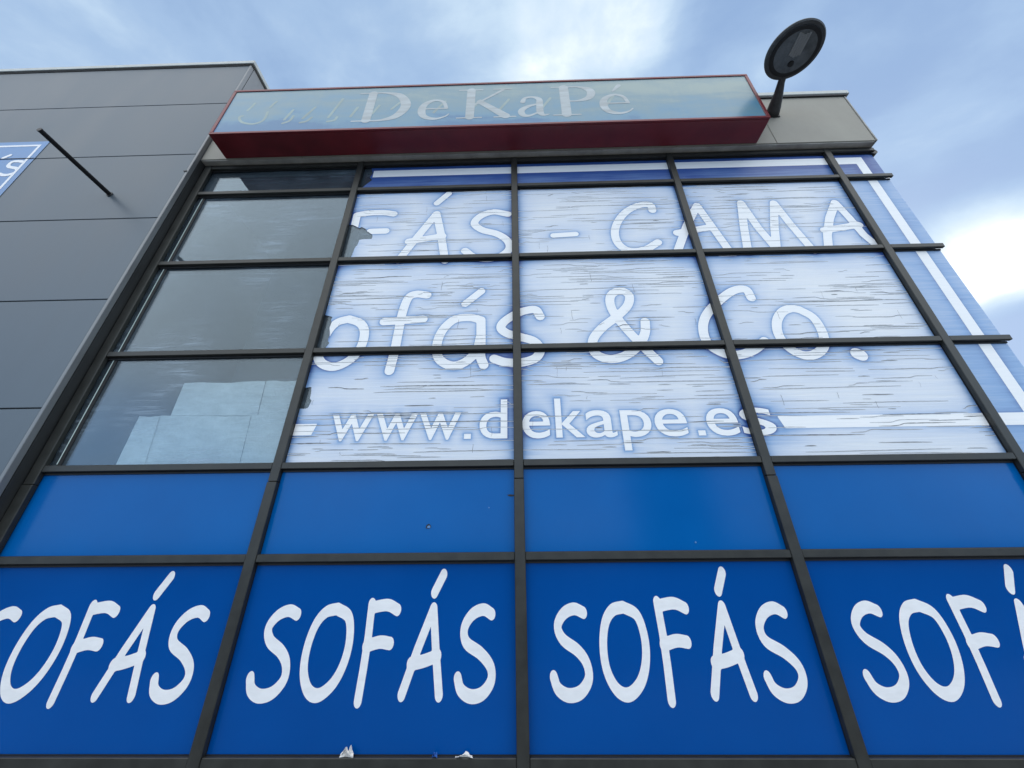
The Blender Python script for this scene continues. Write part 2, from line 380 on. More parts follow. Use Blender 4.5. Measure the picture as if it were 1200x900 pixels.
add('line', [(978.6, 237.5), (972, 256), (969.5, 275), (971, 292)]); add('line', [(978.6, 237.5), (995, 255), (1012, 275), (1030, 290)]); add('line', [(966, 270), (1006.5, 263.3)])
# hidden start and end of the word, where the film is gone or behind the grid: nothing built
# Sofás & Co.
def z6(*p): return [(300+x/3.216, 280+y/3.216) for x, y in p]
def z7(*p): return [(590+x/3.216, 280+y/3.216) for x, y in p]
def z8(*p): return [(880+x/2.903, 250+y/2.903) for x, y in p]
add('loop', z6((350, 302), (393, 318), (409, 352), (395, 408), (355, 455), (300, 481), (255, 473), (235, 445), (247, 398), (275, 345), (308, 314)))
add('bend', z6((645, 212), (605, 208), (575, 222), (553, 275), (537, 350), (522, 425), (503, 497))); add('line', z6((483, 312), (630, 302)))
add('line', z6((788, 245), (850, 197)), .040)
add('bend', z6((848, 306), (805, 296), (748, 304), (703, 345), (682, 400), (690, 452), (738, 478), (790, 463), (832, 420), (846, 370))); add('bend', z6((848, 306), (848, 380), (846, 440), (858, 475)))
add('bend', [(633, 371), (626.5, 362.8), (608, 366.5), (592, 376), (587, 384), (594, 390.5), (610, 395), (626, 400), (633, 410), (627, 420), (610, 425), (592, 424.5), (579, 420.5)])
add('bend', z7((583, 460), (520, 400), (440, 312), (405, 255), (405, 213), (440, 195), (473, 213), (468, 250), (430, 290), (372, 335), (337, 382), (345, 430), (395, 452), (455, 442), (508, 403), (533, 355), (534, 312)))
add('bend', z7((933, 222), (912, 190), (862, 197), (805, 240), (763, 290), (752, 340), (770, 393), (820, 428), (880, 438), (940, 420), (985, 385)))
add('loop', z8((165, 328), (212, 355), (243, 405), (248, 450), (222, 478), (180, 483), (130, 458), (95, 415), (88, 370), (105, 337), (135, 324)))
add('line', z8((362, 478), (373, 482)), .062)
BIGSEG = segs(big, R1)
# www.dekape.es from the built-in font, fitted to the measured box
WZB, XH = 2.640, .243                                        # baseline and x-height
def glyph(ch):
    fc = bpy.data.curves.new('glyph', 'FONT'); fc.body = ch; fc.resolution_u = 6; fc.offset = .006
    fo = bpy.data.objects.new('glyph', fc); col.objects.link(fo); bpy.context.view_layer.update()
    fm = bpy.data.meshes.new_from_object(fo.evaluated_get(bpy.context.evaluated_depsgraph_get()))
    v = np.array([q.co[:2] for q in fm.vertices]); fcs = [list(p.vertices) for p in fm.polygons]
    bpy.data.objects.remove(fo); bpy.data.curves.remove(fc); bpy.data.meshes.remove(fm); return v, fcs
gw = glyph('x')[0]; bl, xh = gw[:, 1].min(), gw[:, 1].max()
spans = [('w', 388, 437), ('w', 440, 489), ('w', 491, 540), ('.', 544.5, 552.5), ('d', 562, 594.5), ('e', 612, 644.5), ('k', 651, 684.5), ('a', 686.5, 722),
         ('p', 728, 763), ('e', 767.5, 805), ('.', 816, 824), ('e', 828.5, 865), ('s', 869, 908)]
allv, wf = [], []
for ch, pa, pb in spans:
    v, fcs = glyph(ch) if ch != '.' else (np.array([(0, bl), (1, bl), (1, bl+.19*(xh-bl)), (0, bl+.19*(xh-bl))]), [[0, 1, 2, 3]]); xa, xb = at(pa, 497)[0], at(pb, 495)[0]
    if ch == 'p': xa, xb = at(pa, 497)[0], at(pb, 495)[0]
    v = np.stack([xa+(v[:, 0]-v[:, 0].min())/(v[:, 0].max()-v[:, 0].min())*(xb-xa), WZB+(v[:, 1]-bl)/(xh-bl)*XH], 1)
    o0 = sum(len(q) for q in allv); allv.append(v); wf += [[i+o0 for i in q] for q in fcs]
wv = np.concatenate(allv)
ec = {}
for fce in wf:
    for a, b in zip(fce, fce[1:]+fce[:1]): k = (min(a, b), max(a, b)); ec[k] = ec.get(k, 0)+1
WEBSEG = np.array([[*wv[a], *wv[b], .002, .002] for (a, b), c in ec.items() if c == 1])
# white rule that frames the print
TOPZ, BOTZ, RX, RW = 6.252, 2.749, 4.372, .056
rules = [[(-1.83, TOPZ-.065), (-1.83, TOPZ+.065), (RX+RW, TOPZ+.065), (RX+RW, BOTZ-RW), (2.27, BOTZ-RW), (2.235, BOTZ+RW), (RX-RW, BOTZ+RW), (RX-RW, TOPZ-.065)],
         [(-2.2, 2.69), (-1.80, 2.695), (-1.77, 2.80), (-2.2, 2.80)]]
# torn places in the film (x, z)
holes = [P((395, 185), (434.5, 188), (434.5, 194), (437, 203), (433.5, 208), (436, 211), (428, 217), (422, 222), (395, 222)),
         P((395, 262), (414, 264), (421, 267.5), (424, 266), (429.5, 269), (430, 271), (436.5, 275.5), (436, 280), (426, 280.2), (421, 281), (419, 287), (416, 290), (412.5, 299), (409, 304), (395, 306)),
         P((360, 369), (381, 369.2), (390, 371.5), (388, 374), (388.5, 378), (386, 384), (386.5, 392), (384, 399), (386, 402), (381, 408), (355, 412)),
         P((335, 456), (352, 455.5), (365, 453.3), (364.5, 461), (363, 467.5), (365.5, 469), (361, 478), (358, 479), (335, 479)),
         P((325, 500), (334.5, 520), (333, 530), (331, 540), (320, 545), (318, 500))]
def noise1(seed):
    r = random.Random(seed); ph = [(r.uniform(0, 6.28), r.uniform(.6, 1.4)) for _ in range(5)]
    return lambda x: sum(math.sin(x*k*w+p)/k for (p, w), k in zip(ph, (3, 7, 13, 27, 55)))

def build_film(ci, ri, x0, x1, z0, z1, parent):
    st = .0125
    xs = np.arange(x0, x1+st*.5, st); zs = np.arange(z0, z1+st*.5, st); xs[-1] = x1; zs[-1] = z1
    X, Z = np.meshgrid(xs, zs, indexing='ij')
    fld = np.full(X.shape, -1.0)
    for h in holes:
        hx = [p[0] for p in h]; hz = [p[1] for p in h]
        if max(hx) < x0 or min(hx) > x1 or max(hz) < z0 or min(hz) > z1: continue
        fld = np.maximum(fld, -sdf_poly(X, Z, h))
    V, Fc = march(xs, zs, np.where(np.abs(fld) < 1e-6, 1e-6, fld))
    V = np.array(V)
    # the print, plus painted shade in the top row
    near = np.full(len(V), 9.0)
    for S in (BIGSEG, WEBSEG):
        m_ = (np.minimum(S[:, 0], S[:, 2]) < x1+.3) & (np.maximum(S[:, 0], S[:, 2]) > x0-.3) & (np.minimum(S[:, 1], S[:, 3]) < z1+.3) & (np.maximum(S[:, 1], S[:, 3]) > z0-.3)
        if m_.any(): near = np.minimum(near, sdf_segs(V[:, 0], V[:, 1], S[m_]))
    rr = np.minimum(sdf_poly(V[:, 0], V[:, 1], rules[0]), sdf_poly(V[:, 0], V[:, 1], rules[1]))
    near2 = np.minimum(near, rr)
    near = np.maximum(near, 0); near2 = np.maximum(near2, 0)
    ex = np.minimum(V[:, 0]-x0, x1-V[:, 0]); et = z1-V[:, 1]
    outside = (ri == 0) or (ci == 4)
    if outside:
        ink_shade = np.full(len(V), .70 if ri == 0 else .56)+.20*np.exp(-near2/.05)
        if ri == 0: ink_shade += .22  # top row coloured darker to carry the shade under the sign
    else:
        ink_shade = .02+.34*np.exp(-near/.012)+.20*np.exp(-near/.06)+.19*np.exp(-(near/.24)**2)+.55*np.exp(-ex/.045)+.20*np.exp(-ex/.22)+.46*np.exp(-et/.05)+.22*np.exp(-et/.25)
        ink_shade += .40*np.exp(-rr.clip(0)/.07)
    verts = flat(V, FY); vals = list(ink_shade); mi = [0]*len(Fc); Fc = list(Fc)
    rnd = random.Random(100*ci+ri)
    if not outside:
        cl = [(rnd.uniform(x0, x1), rnd.uniform(z0, z1)) for _ in range(7)]
        n = 85 if ri == 1 else (115 if ri == 2 else 105)
        zsrt = []
        for k in range(n):
            # cracks gather in bands
            u = rnd.random()
            if rnd.random() < .35: zc = z0+(z1-z0)*(.98-.62*u**.9 if ri != 3 else .94-.60*u)
            else: zc = z0+(z1-z0)*u
            xc = rnd.uniform(x0, x1)
            if rnd.random() < .45:
                c_ = rnd.choice(cl); xc = min(x1-.05, max(x0+.05, rnd.gauss(c_[0], .28))); zc = min(z1-.02, max(z0+.02, rnd.gauss(c_[1], .07)))
            ln = min(1.25, rnd.expovariate(1/.48)+.06); w = rnd.uniform(.0017, .0040)*(2.2 if rnd.random() < .22 else 1)
            a, b = max(x0+.01, xc-ln/2), min(x1-.01, xc+ln/2)
            if b-a < .05: continue
            if any(abs(zc-zz) < .010 and a < bb+.02 and b > aa-.02 for zz, aa, bb in zsrt): continue
            if any(sdf_poly(np.array([xx]), np.array([zc]), h)[0] < .03 for h in holes for xx in (a, b)): continue
            zsrt.append((zc, a, b))
            fn = noise1(rnd.random()); slope = rnd.uniform(-.012, .012)
            m_ = max(4, int((b-a)/.025)); i0 = len(verts); amp = rnd.uniform(.002, .007)
            jump = rnd.uniform(.2, .8) if rnd.random() < .3 else 2; js = rnd.choice((-1, 1))*rnd.uniform(.008, .025)
            for q in range(m_+1):
                t = q/m_; x = a+(b-a)*t; wq = w*math.sin(math.pi*(t*.96+.02))**.6*(.55+.45*rnd.random())
                zz = zc+slope*(x-xc)+amp*fn(x*2)+js/(1+math.exp(-(t-jump)*40)) if jump < 1 else zc+slope*(x-xc)+amp*fn(x*2)
                zz = min(z1-.008, max(z0+.008, zz))
                verts += [(x, FY-.0018, zz-wq/2), (x, FY-.0018, zz+wq/2), (x, FY-.0018-rnd.uniform(.0003, .0015), zz-wq/2-.0008), (x, FY-.0012, zz-wq/2-.005)]
                vals += [0, 0, -.12, -.02]
            for q in range(m_):
                j = i0+4*q
                Fc += [[j, j+4, j+5, j+1], [j+2, j+3, j+7, j+6]]; mi += [1, 0]
        # short vertical tears
        for k in range(rnd.randint(3, 7)):
            xc = rnd.uniform(x0+.1, x1-.1); zc = rnd.uniform(z0+.05, z1-.2); hgt = rnd.uniform(.03, .12); i0 = len(verts); wd = rnd.uniform(.001, .0022)
            fn = noise1(rnd.random())
            for q in range(7):
                t = q/6; x = xc+.01*fn(t*1.5+xc); verts += [(x-wd/2, FY-.0021, zc+hgt*t), (x+wd/2, FY-.0021, zc+hgt*t)]; vals += [0, 0]
            for q in range(6): j = i0+2*q; Fc.append([j, j+1, j+3, j+2]); mi.append(1)
    o = link('window_film', verts, Fc, None, parent, mi=mi, mats=[M['film'], M['crack']])
    at_ = o.data.attributes.new('ink_shade', 'FLOAT', 'POINT'); at_.data.foreach_set('value', np.array(vals, dtype=np.float32))
    # white print that falls on this pane
    st = .009
    xs = np.arange(x0+.002, x1, st); zs = np.arange(z0+.002, z1, st); X, Z = np.meshgrid(xs, zs, indexing='ij')
    DR = np.minimum(sdf_poly(X, Z, rules[0]), sdf_poly(X, Z, rules[1])); D = np.full(X.shape, 9.0)
    S = BIGSEG; m_ = (np.minimum(S[:, 0], S[:, 2]) < x1+.1) & (np.maximum(S[:, 0], S[:, 2]) > x0-.1) & (np.minimum(S[:, 1], S[:, 3]) < z1+.1) & (np.maximum(S[:, 1], S[:, 3]) > z0-.1)
    if m_.any(): D = np.minimum(D, sdf_segs(X, Z, S[m_]))
    for h in holes: q = -sdf_poly(X, Z, h)+.002; D = np.maximum(D, q); DR = np.maximum(DR, q)
    V3, F3 = march(xs, zs, np.where(np.abs(DR) < 1e-6, 1e-6, DR))
    if F3: pieces('white_line', flat(V3, FY-.0013), F3, M['wfilm'], parent)
    V2, F2 = march(xs, zs, np.where(np.abs(D) < 1e-6, 1e-6, D))
    v3 = flat(V2, FY-.0013)
    # web address: clip the font mesh to this pane
    if z0 < WZB < z1 and wv[:, 0].max() > x0 and wv[:, 0].min() < x1:
        bm = bmesh.new(); vs = [bm.verts.new((x, FY-.0013, z)) for x, z in wv]
        for q in wf:
            try: bm.faces.new([vs[i] for i in q])
            except ValueError: pass
        for co, no in (((x0+.003, 0, 0), (-1, 0, 0)), ((x1-.003, 0, 0), (1, 0, 0))):
            bmesh.ops.bisect_plane(bm, geom=bm.verts[:]+bm.edges[:]+bm.faces[:], plane_co=co, plane_no=no, clear_outer=True)
        bm.verts.index_update(); o0 = len(v3); v3 += [tuple(v.co) for v in bm.verts]; F2 += [[o0+v.index for v in fce.verts] for fce in bm.faces]; bm.free()
    if F2: pieces('letter', v3, F2, M['wfilm'], parent)

# SOFÁS, drawn once around one panel (local x from the left mullion)
def zs3(*p): return [atxz(600+x/2.4325, 530+y/2.4325) for x, y in p]
sof = [('bend', zs3((203, 457), (176, 446), (147, 460), (130, 495), (145, 533), (187, 565), (212, 600), (219, 645), (197, 683), (162, 693), (132, 675), (119, 641))),
       ('loop', zs3((316, 441), (356, 465), (378, 530), (381, 600), (366, 658), (333, 691), (298, 675), (270, 620), (260, 550), (266, 485), (286, 450))),
       ('bend', zs3((417, 437), (460, 430), (493, 444))), ('line', zs3((413, 427), (430, 520), (443, 610), (455, 707))), ('bend', zs3((432, 549), (468, 537), (500, 541))),
       ('line', zs3((598, 342), (587, 394))), ('line', zs3((598, 440), (586, 560), (578, 689))), ('line', zs3((598, 440), (640, 560), (688, 690))), ('bend', zs3((578, 600), (612, 592), (650, 576))),
       ('bend', zs3((773, 456), (745, 443), (717, 457), (705, 495), (723, 538), (775, 570), (815, 608), (829, 650), (814, 686), (782, 694), (748, 675), (729, 642)))]
SR = .0255; SZS = 1.5
SOFSEG = segs([(k, [(x, z, SR) for x, z in p]) for k, p in sof], SR)
SOFSEG_A = SOFSEG.copy()
def sofas(x0, x1, z0, z1, shift, parent):
    st = .008; S = SOFSEG.copy(); S[:, 0] += shift; S[:, 2] += shift
    xs = np.arange(max(x0, S[:, 0].min()-.08), min(x1, S[:, 0].max()+.08), st); zs = np.arange(.82, 1.72, st); zs = zs[zs < z1-.002]
    X, Z = np.meshgrid(xs, zs, indexing='ij'); D = sdf_segs(X, Z, S, SZS)
    V, Fc = march(xs, zs, np.where(np.abs(D) < 1e-6, 1e-6, D)); pieces('letter', flat(V, FY-.002), Fc, M['white'], parent)

# --- panes, films, gaskets
MW = .035
colname = ['left', 'second', 'third', 'fourth', 'narrow right']
rowname = ['topmost', 'first', 'second', 'third', 'blue', 'bottom blue']
for ci in range(5):
    for ri in range(7):
        x0, x1 = XV[ci]+MW-.010, XV[ci+1]-MW+.010
        if ci == 4: x1 = XV[5]
        z1, z0 = ZH[ri]-.024+.006, ZH[ri+1]+.024-.006
        wp = bx('window_pane', M['glass'] if ri < 4 else M['frame_dark'], shop, x0, x1, FY+.006, FY+.014, z0, z1)
        # gasket: thin black frame proud of the film; top bar thickened to draw transom shadow
        bm = bmesh.new(); g = .011; xa, xb, za, zb = XV[ci]+MW-.004, (XV[ci+1]-MW+.004 if ci < 4 else XV[5]-.002), z0+.008, z1-.008; top_shade = .020
        box(bm, xa, xb, .034, FY-.003, zb-top_shade, zb); box(bm, xa, xb, .034, FY-.003, za, za+g*.5)
        box(bm, xa, xa+g*.7, .034, FY-.003, za+g*.5, zb-top_shade)
        if ci < 4: box(bm, xb-g*.7, xb, .034, FY-.003, za+g*.5, zb-top_shade)
        put(bm, 'gasket', M['gasket'], wp)
        if ri < 4 and ci == 0:
            wp['label'] = ['clear top pane beneath the sign, half dark', 'bare dusty pane without film, topmost large one', 'bare dusty pane streaked with glue residue', 'bare dusty pane with white sheets behind it'][ri]
            if ri > 0: bx('glass_edge', M['silver'], wp, xa+.060, xa+.068, FY-.002, FY+.004, z0+.03, z1-.03); bx('spacer', M['gasket'], wp, xa+.068, xa+.10, FY-.001, FY+.005, z0+.02, z1-.02)
        elif ri < 4:
            build_film(ci, ri, x0, x1, z0, z1, wp)
        else:
            wp['label'] = 'glossy blue film panel'+(' with the word in white letters' if ri == 5 else '')
            link('window_film', [(x0, FY, z0), (x1, FY, z0), (x1, FY, z1), (x0, FY, z1)], [(0, 1, 2, 3)], M['blue' if ri > 4 else 'blue_reflect'], wp)
            if ri == 5:
                sofas(x0, x1, z0, z1, {0: -4.045, 1: -2.015, 2: 0, 3: 2.02, 4: 2.02}[ci], wp)
# --- grid
for i, x in enumerate(XV[:5]):
    w = MW+.003 if i else .045
    bx('mullion', M['frame'], shop, x-w, x+w, -.003, .034, 2.29, ZH[0]+.035, bev=.004)
    bx('mullion', M['frame'], shop, x-w-.0015, x+w+.0015, -.007, .034, -.02, 2.286, bev=.004)
for ri in range(7):
    for ci in range(5):
        x0 = XV[ci]+MW+.005+(.009 if ci == 0 else 0); x1 = XV[ci+1]-MW-.005 if ci < 4 else 4.60
        h = .027 if ri else .03
        bx('transom', M['frame'], shop, x0, x1, 0, .0335, ZH[ri]-h, ZH[ri]+h, bev=.004)
# backing frame behind the caps
bm = bmesh.new()
for x in XV[:5]: box(bm, x-.03, x+.03, .062, .16, 0, 6.4)
for z in ZH[:7]: box(bm, -4.0, 4.56, .0625, .155, z-.025, z+.025)
put(bm, 'inner_frame', M['frame_dark'], shop)
# interior, side return, roof
bm = bmesh.new(); box(bm, -4.05, 4.50, 1.6, 1.7, 0, 6.4); put(bm, 'interior_wall', M['interior'], shop)
bx('ceiling', M['interior'], shop, -4.05, 4.5, .17, 1.6, 6.3, 6.4); bx('floor_slab', M['interior'], shop, -4.05, 4.5, .17, 1.6, 2.35, 2.45)
bx('partition', M['interior'], shop, -1.98, -1.9, .17, 1.6, 2.45, 6.3)
bx('side_wall', M['fascia'], shop, 4.50, 4.575, .065, 14, 0, 6.45); bx('rear_wall', M['fascia'], shop, -4.08, 4.5, 14, 14.1, 0, 6.45)
bx('roof', M['fascia_under'], shop, -4.08, 4.55, .1, 14, 6.5, 6.6)
# fascia above the grid
fz0, fz1 = 6.458, 7.50
joints = [-4.085, -2.754, -1.539, -.329, 2.078, 3.343, 4.575]
for a, b in zip(joints[:-1], joints[1:]): bx('fascia_panel', M['fascia'], shop, a+.002, b-.002, -.08, .02, fz0, fz1, bev=.006)
bx('fascia_core', M['clad_dark'], shop, -4.08, 4.56, .02, .09, fz0+.01, fz1)
bx('soffit_strip', M['fascia_under'], shop, -4.08, 4.56, -.068, -.004, fz0-.012, fz0-.0005)
bx('fascia_trim', M['fascia_under'], shop, 4.577, 4.592, -.086, .09, fz0, fz1)
bx('coping', M['cap'], shop, -4.08, 4.655, -.108, .20, fz1+.002, fz1+.085, bev=.008)
bx('coping_shadow_strip', M['clad_dark'], shop, -4.08, 4.60, -.10, .15, fz1-.03, fz1+.0015)  # dark strip drawn as the coping's shadow line on the fascia
bm = bmesh.new(); bmesh.ops.create_cone(bm, cap_ends=True, segments=28, radius1=.045, radius2=.045, depth=.22, matrix=Matrix.Translation((4.60, .13, 6.395)) @ Matrix.Rotation(math.pi/2, 4, 'X')); put(bm, 'drain_pipe_end', M['frame'], shop)
# wear marks on the blue film
def blob(name, m, cx, cz, y, r, parent, sx=1, sz=1, n=14, seed=0):
    rn = random.Random(seed); V = [(cx+r*sx*math.cos(a)*rn.uniform(.7, 1.2), y, cz+r*sz*math.sin(a)*rn.uniform(.7, 1.2)) for a in [i*2*math.pi/n for i in range(n)]]
    return link(name, V, [list(range(n))], m, parent)
for (px, py, r, sx, sz, m) in [(502, 617, .022, 1, .8, 'black'), (502.5, 617.5, .014, 1, .7, 'lightblue'), (599, 580.5, .022, 1.6, .35, 'black'), (815, 635.5, .007, 1, 1, 'lightblue'), (573, 595, .005, 1, 1, 'lightblue')]:
    x, z = atxz(px, py); blob('film_tear', M[m], x, z, FY-.0022 if m == 'black' else FY-.0036, r, shop, sx, sz, seed=int(px))

# ------------------------------------------------------------------ sheets leaning behind the bare pane
def leaning(pts, Y, label, seed):
    """a creased sheet with thickness behind the glass, outline measured on its plane"""
    q = [np.array(atxz(*p, Y)) for p in pts]; rn = random.Random(seed); n, m_ = 22, 14; V = []; Fc = []
    fn = noise1(seed); gn = noise1(seed+5)
    for s in (0, 1):
        for j in range(m_+1):
            for i in range(n+1):
                u, v = i/n, j/m_; p = (q[0]*(1-u)+q[1]*u)*(1-v)+(q[3]*(1-u)+q[2]*u)*v
                e = .012*fn(u*2) if j == 0 else 0
                V.append((p[0], Y+.004*s+.010*fn(u*3+v*2)*gn(v*2+u), p[1]+e))
    w = n+1; K = w*(m_+1)
    for j in range(m_):
        for i in range(n):
            a = j*w+i; Fc += [[a, a+1, a+w+1, a+w], [K+a, K+a+w, K+a+w+1, K+a+1]]
    for i in range(n): Fc += [[i, K+i, K+i+1, i+1], [m_*w+i, m_*w+i+1, K+m_*w+i+1, K+m_*w+i]]
    for j in range(m_): Fc += [[j*w, (j+1)*w, K+(j+1)*w, K+j*w], [j*w+n, K+j*w+n, K+(j+1)*w+n, (j+1)*w+n]]
    return tag(link('paper_sheet', V, Fc, M['paper'], smooth=False), label, 'paper sheet', 'white sheets behind the bare left window pane')
leaning([(216, 449), (311, 447), (301, 487), (200, 487)], .115, 'upper wide creased white sheet behind the lowest bare window pane', 1)
leaning([(312, 446.5), (352, 446.5), (343, 486), (302, 487)], .125, 'small upper right white sheet beside the mullion in the lowest bare pane', 2)
leaning([(163, 488), (187, 487.8), (168, 548), (134, 548)], .095, 'narrow lower left white sheet behind the lowest bare window pane', 3)
leaning([(187, 487.5), (294, 487), (279, 548), (167, 548)], .105, 'large lower middle white sheet behind the lowest bare window pane', 4)
leaning([(295, 486), (343, 485), (327, 548), (280, 548)], .11, 'lower right white sheet touching the mullion in the lowest bare pane', 5)

# ------------------------------------------------------------------ grey building on the left
GY = -.13; GX = -4.09
gb = empty('grey_building', (GX, GY, 0), 'taller building clad in flat grey metal panels left of the shop front', 'building')
gz = [0.35]+[at(55, 478, GY)[2]]; stp = (at(262, 121, GY)[2]-at(55, 478, GY)[2])/4
gz = [gz[1]-2*stp, gz[1]-stp]+[gz[1]+stp*k for k in range(5)]; top = at(302, 77, GY)[2]
lv = [0]+gz+[top]
for a, b in zip(lv[:-1], lv[1:]):
    if b-a < .01: continue
    for xa, xb in ((-10.5, GX-.035),):
        bx('cladding_panel', M['clad'], gb, xa, xb, GY, GY+.05, a+.005, b-.005, bev=.004)
bx('corner_trim', M['trim'], gb, GX-.033, GX-.0, GY-.004, GY+.05, 0, top, bev=.004)
bx('backing_wall', M['clad_dark'], gb, -10.5, GX-.003, GY+.051, 13, 0, top-.01)
bx('side_return', M['frame_dark'], gb, GX-.002, GX+.006, GY+.052, -.004, 0, 6.45)
bx('side_wall', M['trim'], gb, GX-.002, GX+.0045, GY+.052, 13, 6.46, top)
bx('coping', M['cap'], gb, -10.5, GX+.035, GY-.026, 12, top+.030, top+.11, bev=.006)
bx('coping_shadow_strip', M['clad_dark'], gb, -10.5, GX+.01, GY-.006, 11.9, top+.0005, top+.029)  # dark strip standing in for the shadow line below the coping
bx('panel_clip', M['black'], gb, GX-.05, GX-.01, GY-.012, GY-.0045, at(222, 201, GY)[2]-.006, at(222, 201, GY)[2]+.006)

# pole sticking out of the grey wall
pole = empty('wall_pole', (-4.90, GY, 5.738), 'black round steel pole sticking straight out of the grey wall', 'pole')
bm = bmesh.new(); bmesh.ops.create_cone(bm, cap_ends=False, segments=24, radius1=.024, radius2=.024, depth=.735, matrix=Matrix.Translation((-4.895, GY-.3675-.002, 5.738)) @ Matrix.Rotation(math.pi/2, 4, 'X'))
put(bm, 'tube', M['black'], pole, True)
bm = bmesh.new(); bmesh.ops.create_cone(bm, cap_ends=True, segments=24, radius1=.026, radius2=.026, depth=.012, matrix=Matrix.Translation((-4.895, GY-.742, 5.738)) @ Matrix.Rotation(math.pi/2, 4, 'X')); put(bm, 'end_cap', M['black'], pole)
bm = bmesh.new(); bmesh.ops.create_cone(bm, cap_ends=True, segments=24, radius1=.036, radius2=.036, depth=.008, matrix=Matrix.Translation((-4.895, GY-.0065, 5.738)) @ Matrix.Rotation(math.pi/2, 4, 'X')); put(bm, 'wall_flange', M['lamp'], pole)

# blue banner on the grey wall
bs = empty('wall_sign', (-7.1, GY, 5.0), 'light blue sign with white border and comic white lettering on the grey wall', 'sign')
by = GY-.004; bxr = at(59, 165.5, by)[0]; bzt = at(57, 165.5, by)[2]; bxl = bxr-2.6; bzb = bzt-1.65
link('sign_film', [(bxl, by, bzb), (bxr, by, bzb), (bxr, by, bzt), (bxl, by, bzt)], [(0, 1, 2, 3)], M['lightblue'], bs)
bm = bmesh.new(); o_, w_ = .075, .034; y0 = by-.002
X0, X1, Z0, Z1 = bxl+o_, bxr-o_, bzb+o_, bzt-o_
for q in [(X0, X1, Z1-w_, Z1), (X0, X1, Z0, Z0+w_), (X0, X0+w_, Z0+w_, Z1-w_), (X1-w_, X1, Z0+w_, Z1-w_)]: box(bm, q[0], q[1], y0, by-.0005, q[2], q[3])
put(bm, 'border', M['white'], bs)
def zb(*p): return [atxz(x/7.5, 140+y/7.5, y0) for x, y in p]
sg = [('line', zb((30, 338), (90, 314))), ('bend', zb((200, 372), (165, 366), (110, 372), (75, 400), (85, 418), (140, 428), (152, 445), (125, 470), (60, 488), (15, 486), (-5, 478)))]
ax = atxz(-6, 190, y0)[0]
def loc(pts, ox, oz, s=1.0): return [(ox+x*s, oz+z*s) for x, z in pts]
zb0 = atxz(2, 205, y0)[1]+.01
sg += [('bend', loc([(.36, .30), (.20, .33), (.05, .2), (.06, .05), (.2, .0), (.33, .10), (.38, .30), (.36, .05), (.42, 0)], bxr-1.02, zb0)),
       ('bend', loc([(.34, .68), (.2, .7), (.14, .5), (.1, .2), (.04, -.1)], bxr-1.42, zb0)), ('line', loc([(0, .32), (.32, .34)], bxr-1.42, zb0)),
       ('loop', loc([(.2, .32), (.36, .2), (.3, .02), (.12, 0), (.03, .15)], bxr-1.82, zb0)),
       ('bend', loc([(.5, .66), (.3, .75), (.1, .6), (.25, .42), (.45, .28), (.35, .05), (.1, 0), (0, .08)], bxr-2.42, zb0))]
S = segs([(k, [(x, z, .024) for x, z in p]) for k, p in sg], .024)
xs = np.arange(X0+.04, X1-.03, .01); zs = np.arange(Z0+.04, Z1-.04, .01); X, Z = np.meshgrid(xs, zs, indexing='ij')
V, Fc = march(xs, zs, np.where(np.abs(sdf_segs(X, Z, S)) < 1e-6, 1e-6, sdf_segs(X, Z, S))); pieces('letter', flat(V, y0-.0005), Fc, M['white'], bs)
bm = bmesh.new(); zz = [g for g in gz if bzb < g < bzt]
for g in zz: box(bm, bxl, bxr, y0-.0035, y0-.0015, g-.006, g+.006)
put(bm, 'seam', M['clad_dark'], bs)

# ------------------------------------------------------------------ lightbox sign
sb = empty('lightbox_sign', (-.33, -.083, 6.46), 'long red metal box sign with faded teal face reading DeKaPé above the windows', 'sign')
SX0, SX1, SY0, SY1, SZ0, SZ1 = -3.755, 3.085, -.390, -.083, 6.462, 7.462
bx('sign_box', M['red'], sb, SX0, SX1, SY0+.022, SY1, SZ0, SZ1, bev=.004)
t_ = .038; e = .001
for q in [(SX0-e, SX1+e, SZ1-t_, SZ1+e), (SX0-e, SX1+e, SZ0-e, SZ0+t_), (SX0-e, SX0+t_, SZ0+t_, SZ1-t_), (SX1-t_, SX1+e, SZ0+t_, SZ1-t_)]:
    bx('face_frame', M['red'], sb, q[0], q[1], SY0, SY0+.0215, q[2], q[3], bev=.004)
FYS = SY0+.010
link('sign_face', [(SX0+t_, FYS, SZ0+t_), (SX1-t_, FYS, SZ0+t_), (SX1-t_, FYS, SZ1-t_), (SX0+t_, FYS, SZ1-t_)], [(0, 1, 2, 3)], M['face'], sb)
# serif letters: strokes with changing width, in units of the cap height
CH = .665; BZ = 6.645
def serif(parts, ox, sx=1.0): return [(k, [(ox+x*CH*sx, BZ+z*CH, r*CH) for x, z, r in p]) for k, p in parts]
Dl = [('line', [(.30, .04, .085), (.30, .96, .085)]), ('line', [(.03, .02, .018), (.55, .02, .02)]), ('line', [(.05, .98, .018), (.55, .98, .02)]),
      ('bend', [(.30, .98, .02), (.58, .97, .03), (.86, .84, .075), (1.0, .5, .098), (.86, .16, .075), (.58, .03, .03), (.30, .02, .02)])]
el = [('line', [(.10, .36, .02), (.52, .36, .02)]), ('bend', [(.54, .37, .035), (.47, .58, .035), (.30, .65, .03), (.12, .52, .06), (.07, .30, .075), (.14, .10, .06), (.34, .02, .035), (.52, .08, .02), (.60, .17, .012)])]
Kl = [('line', [(.26, .04, .082), (.26, .96, .082)]), ('line', [(.02, .02, .018), (.48, .02, .018)]), ('line', [(.02, .98, .018), (.48, .98, .018)]),
      ('line', [(.30, .42, .02), (.88, .95, .03)]), ('line', [(.44, .55, .06), (.93, .05, .085)]), ('line', [(.70, .98, .018), (1.04, .98, .018)]), ('line', [(.72, .02, .018), (1.12, .02, .018)])]
